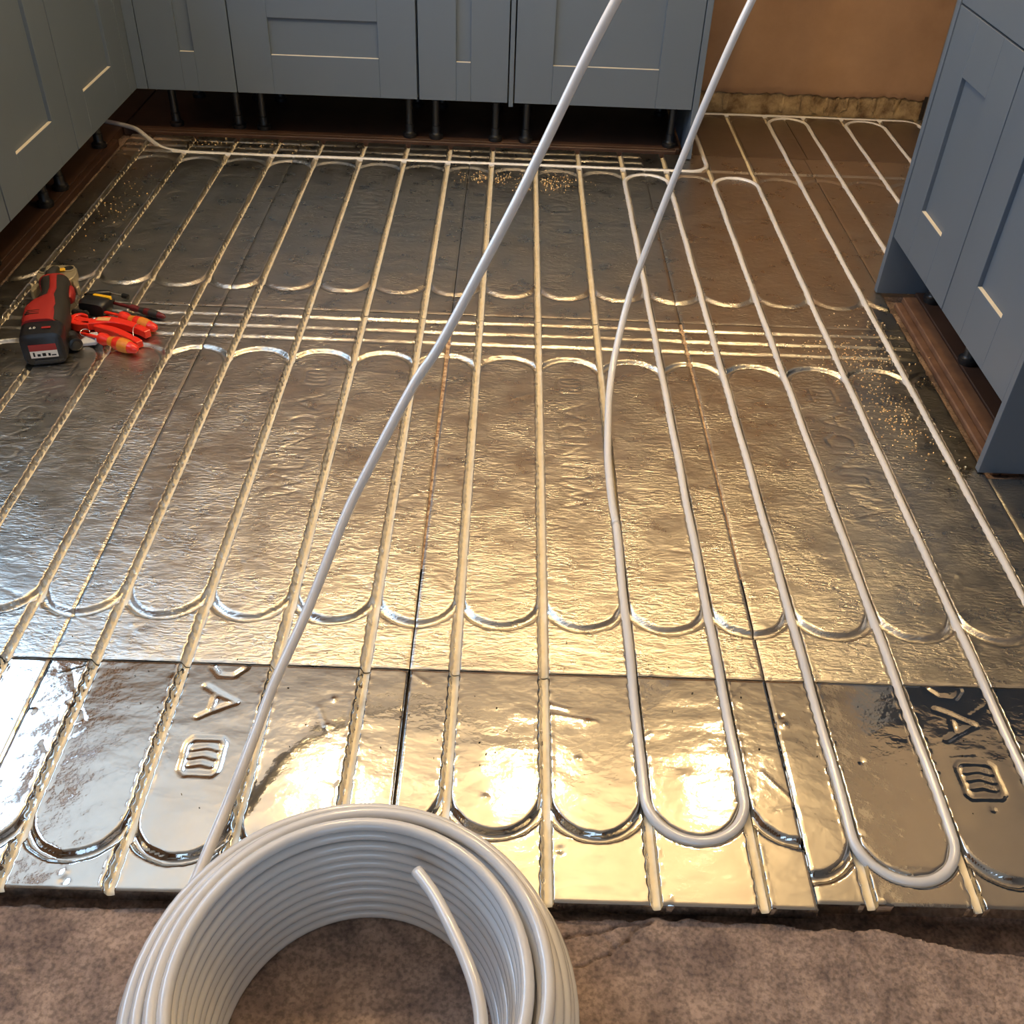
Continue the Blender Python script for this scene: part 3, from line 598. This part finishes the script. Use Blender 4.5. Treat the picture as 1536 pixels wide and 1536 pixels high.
# press jaw: steel block with two bores, hooked arms and a pivot
def jaw_outline():
    return [(-0.034, 0.300), (-0.046, 0.318), (-0.050, 0.345), (-0.046, 0.372), (-0.030, 0.386), (-0.008, 0.392), (0.016, 0.392), (0.036, 0.384), (0.048, 0.366), (0.050, 0.340), (0.045, 0.316), (0.034, 0.300), (0.020, 0.318), (0.0, 0.312), (-0.020, 0.318)]
jw = prism('jaw', 'steel', jaw_outline(), 0.034, 0.058, pt, 0.0025)
for sx in (-1, 1):
    lathe('jaw_ring', 'steel', [(0.0165, 0), (0.0165, 0.0035), (0.0125, 0.0045)], jw, 22, Matrix.Translation((sx * 0.029, 0.362, 0.057)))
    lathe('jaw_bore', 'hole_black', [(0.0120, 0), (0.0120, 0.0012)], jw, 22, Matrix.Translation((sx * 0.029, 0.362, 0.0608)))
    prism('jaw_arm', 'steel', [(sx * 0.040, 0.316), (sx * 0.054, 0.308), (sx * 0.060, 0.276), (sx * 0.052, 0.268), (sx * 0.044, 0.288)], 0.026, 0.050, jw, 0.002)
loft('jaw_pivot', 'rubber', [(0.296, -0.008, 0.064, 0.013, 0.014), (0.312, -0.006, 0.070, 0.014, 0.014), (0.335, 0.0, 0.071, 0.010, 0.012), (0.352, 0.004, 0.066, 0.006, 0.008)], pt, 16, 2.6)
loft('jaw_pin', 'steel', [(0.318, -0.016, 0.068, 0.008, 0.013), (0.336, -0.012, 0.072, 0.009, 0.013), (0.352, -0.008, 0.068, 0.006, 0.009)], pt, 14, 2.6)
box('release_tab', 'yellow', (0.006, 0.346, 0.060), (0.022, 0.358, 0.066), pt, 0.002)

def screwdriver(label, a, b, tip, cols, rs=1.0, shaft_m='bright_red'):
    """a: handle collar end, b: handle butt, tip: shaft tip"""
    s = thing('screwdriver', label, 'screwdriver', (0, 0, 0)); L = (Vector(b) - Vector(a)).length; M = axis_mtx(a, b)
    pr = [(0.006, 0), (0.0135, 0.003), (0.015, 0.016), (0.0105, 0.028), (0.0110, 0.036), (0.0155, 0.052), (0.0165, 0.066), (0.0155, 0.082), (0.0125, 0.098), (0.0105, 0.106), (0.004, 0.112)]
    pr = [(r * rs, z / 0.112 * L) for r, z in pr]
    lathe('handle', cols[0], pr, s, 18, M)
    for z0, z1 in ((0.031, 0.047), (0.064, 0.09)):
        zz = np.linspace(z0, z1, 5) / 0.112 * L; rr = np.interp(zz, [p[1] for p in pr], [p[0] for p in pr]) + 0.0006
        lathe('soft_grip', cols[1], [(rr[0] - 0.001, zz[0])] + list(zip(rr, zz)) + [(rr[-1] - 0.001, zz[-1])], s, 18, M)
    tl = (Vector(tip) - Vector(a)).length
    lathe('shaft', shaft_m, [(0.0042, 0.0), (0.0042, tl * 0.8), (0.003, tl * 0.82), (0.003, tl)], s, 12, axis_mtx(a, tip))
    return s
screwdriver('red and orange insulated screwdriver nearest the viewer, below the pipe cutter', (-1.068, 1.010, 0.0185), (-0.962, 0.962, 0.018), (-1.125, 1.040, 0.012), ('bright_red', 'orange_grip'), 1.05)
screwdriver('red and orange insulated screwdriver lying above the pipe cutter', (-1.050, 1.118, 0.020), (-0.945, 1.064, 0.018), (-1.105, 1.146, 0.014), ('bright_red', 'orange_grip'), 0.95)
screwdriver('slim dark red screwdriver lying behind the other tools', (-1.045, 1.178, 0.012), (-0.945, 1.136, 0.011), (-1.120, 1.207, 0.012), ('dark_red', 'rubber'), 0.62, 'dark_red')
pc = thing('pipe_cutter', 'bright red plastic pipe cutter with two handles and a sticker', 'pipe cutter', (0, 0, 0.0))
def bar(name, m, P, w, h, z0, parent):
    P = catmull([(x, y, 0) for x, y in P], 6)[:, :2]; T = np.gradient(P, axis=0); T /= np.linalg.norm(T, axis=1)[:, None]; Nn = np.stack([-T[:, 1], T[:, 0]], 1)
    ws = np.interp(np.linspace(0, 1, len(P)), np.linspace(0, 1, len(w)), w)[:, None] / 2
    pts = np.vstack([P + Nn * ws, (P - Nn * ws)[::-1]])
    return prism(name, m, [tuple(p) for p in pts], z0, z0 + h, parent, 0.0015)
bar('upper_handle', 'bright_red', [(-1.152, 1.092), (-1.115, 1.078), (-1.075, 1.090), (-1.03, 1.080), (-0.985, 1.058), (-0.960, 1.040)], [0.018, 0.026, 0.030, 0.022, 0.018, 0.018], 0.020, 0.006, pc)
bar('lower_handle', 'bright_red', [(-1.10, 1.070), (-1.06, 1.058), (-1.025, 1.040), (-0.985, 1.012), (-0.968, 0.998)], [0.012, 0.020, 0.020, 0.017, 0.018], 0.018, 0.002, pc)
bar('hook_jaw', 'bright_red', [(-1.128, 1.105), (-1.146, 1.112), (-1.160, 1.102), (-1.160, 1.080), (-1.140, 1.068), (-1.112, 1.068)], [0.006, 0.010, 0.012, 0.014, 0.016, 0.016], 0.022, 0.004, pc)
box('sticker', 'sticker', (-1.098, 1.080, 0.0262), (-1.066, 1.096, 0.0267), pc)
lathe('pivot_screw', 'chrome', [(0.0055, 0.025), (0.0055, 0.028), (0.003, 0.0295)], pc, 16, Matrix.Translation((-1.106, 1.090, 0)))
tube('wire_latch', 'chrome', catmull([(-0.985, 1.068, 0.027), (-0.990, 1.055, 0.033), (-0.992, 1.035, 0.031), (-0.988, 1.018, 0.020)], 6), 0.0009, pc, 8)
kn = thing('cable_stripper', 'black cable stripper with a yellow stripe lying behind the pipe cutter', 'stripper', (-1.128, 1.172, 0.0), math.radians(-14))
loft('body', 'black_plastic', [(-0.026, 0, 0.018, 0.034, 0.016), (-0.018, 0, 0.020, 0.038, 0.019), (0.012, 0, 0.020, 0.038, 0.019), (0.020, 0, 0.018, 0.034, 0.016)], kn, 20, 4.5)
box('yellow_stripe', 'yellow', (-0.014, 0.010, 0.030), (0.036, 0.020, 0.0405), kn, 0.002)
for k in range(3): lathe('adjuster_ring', 'rubber', [(0.006, 0), (0.0095, 0.002), (0.0095, 0.008), (0.006, 0.010)], kn, 14, axis_mtx((-0.040 + 0.014 * k, -0.034, 0.011), (-0.034 + 0.014 * k, -0.048, 0.011)))
tube('lever', 'rubber', catmull([(-0.056, 0.040, 0.018), (-0.038, 0.034, 0.026), (-0.01, 0.034, 0.026), (0.03, 0.030, 0.020)], 6), 0.0055, kn, 10)
sk = thing('nut_driver', 'short black nut driver with a steel shank behind the cable stripper', 'nut driver', (0, 0, 0))
lathe('handle', 'black_plastic', [(0.005, 0), (0.0095, 0.003), (0.0105, 0.03), (0.0085, 0.050), (0.006, 0.055)], sk, 16, axis_mtx((-1.172, 1.236, 0.011), (-1.12, 1.252, 0.011)))
lathe('shank', 'chrome', [(0.0032, 0), (0.0032, 0.036)], sk, 12, axis_mtx((-1.120, 1.252, 0.011), (-1.080, 1.240, 0.010)))
lathe('socket', 'black_plastic', [(0.006, 0), (0.007, 0.002), (0.007, 0.017), (0.005, 0.018)], sk, 14, axis_mtx((-1.086, 1.242, 0.010), (-1.060, 1.234, 0.009)))
pen = tag(tube('folding_knife', 'rubber', catmull([(-1.06, 1.150, 0.010), (-1.02, 1.132, 0.011), (-0.985, 1.108, 0.009)], 6), [0.004] + [0.0085] * 11 + [0.005], None, 10), 'dark folded knife between the two upper screwdrivers', 'knife')
ky = thing('meter_key', 'pale grey plastic meter box key beside the press tool battery', 'key', (-1.098, 1.020, 0.001), math.radians(22))
prism('bow', 'grey_plastic', [(-0.026, -0.020), (0.012, -0.024), (0.022, -0.012), (0.024, 0.004), (0.020, 0.026), (0.004, 0.028), (-0.010, 0.010), (-0.026, -0.008)], 0.001, 0.010, ky, 0.0015)
sb = lathe('socket', 'grey_plastic', [(0.0075, 0), (0.0085, 0.001), (0.0085, 0.022), (0.0075, 0.0235)], ky, 16, axis_mtx((0.016, -0.012, 0.0088), (0.040, -0.026, 0.0088)))
lathe('socket_bore', 'hole_black', [(0.0055, 0.0234), (0.0055, 0.0242)], sb, 12, axis_mtx((0.016, -0.012, 0.0088), (0.040, -0.026, 0.0088)))
tube('split_ring', 'chrome', [(-0.008 + 0.011 * math.cos(a), 0.026 + 0.011 * math.sin(a), 0.012 + 0.004 * math.sin(a)) for a in np.linspace(0, 2 * PI, 26)], 0.0011, ky, 8)
tr = thing('pocket_torch', 'small black pocket torch touching the press tool battery', 'torch', (0, 0, 0))
lathe('barrel', 'black_plastic', [(0.013, 0), (0.0165, 0.002), (0.0165, 0.014), (0.0145, 0.017), (0.0145, 0.030), (0.0175, 0.034), (0.0175, 0.046), (0.013, 0.048)], tr, 20, axis_mtx((-1.112, 0.972, 0.0185), (-1.140, 1.014, 0.0185)))
lathe('end_cap', 'rubber', [(0.008, 0), (0.010, 0.001), (0.010, 0.004)], tr, 16, axis_mtx((-1.1095, 0.9683, 0.0185), (-1.113, 0.973, 0.0185)))

# ------------------------------------------------------------------ swarf and sawdust on the foil
def dust(name, label, spots, smin, smax):
    V = []; F = []
    for (cx, cy, sx, sy, n) in spots:
        for _ in range(n):
            x, y = random.gauss(cx, sx), random.gauss(cy, sy); s = random.uniform(smin, smax); a = random.uniform(0, PI); b = len(V); tl = random.uniform(-0.5, 0.5)
            if abs(x - round(x / PT) * PT) < 0.013: continue
            for (u_, v_, h) in ((-1, -.5, 0), (1, -.5, 0), (1, .5, 0), (-1, .5, 0), (0, 0, 1.1)):
                V.append((x + s * (u_ * math.cos(a) - v_ * math.sin(a)), y + s * (u_ * math.sin(a) + v_ * math.cos(a)), 0.0008 + s * (h * 0.8 + 0.15 * u_ * tl)))
            F += [(b, b + 1, b + 4), (b + 1, b + 2, b + 4), (b + 2, b + 3, b + 4), (b + 3, b, b + 4)]
    return tag(link(name, from_arrays(name, V, F, False), 'swarf'), label, 'sawdust', None, 'stuff')
dust('sawdust', 'golden sawdust scattered beside the right cabinet', [(0.80, 0.98, 0.05, 0.10, 220), (0.83, 0.80, 0.03, 0.07, 150), (0.78, 1.1, 0.09, 0.04, 120), (0.9, 0.7, 0.02, 0.06, 25), (0.86, 1.2, 0.06, 0.06, 50)], 0.0013, 0.0028)
dust('sawdust', 'golden sawdust below the back cabinet doors', [(-0.17, 2.17, 0.05, 0.03, 130), (0.0, 2.13, 0.06, 0.04, 120), (0.08, 2.15, 0.05, 0.05, 100), (-1.15, 2.38, 0.14, 0.03, 60), (-0.9, 2.37, 0.1, 0.03, 50), (-1.27, 1.85, 0.04, 0.16, 60)], 0.0013, 0.0026)
dust('dirt_specks', 'dark dirt specks and crumbs on the near foil boards', [(-0.3, -0.1, 0.3, 0.12, 40), (0.2, 0.0, 0.35, 0.2, 45), (-0.1, 0.35, 0.45, 0.3, 40)], 0.0007, 0.0018).data.materials[0] = MATS['grime']
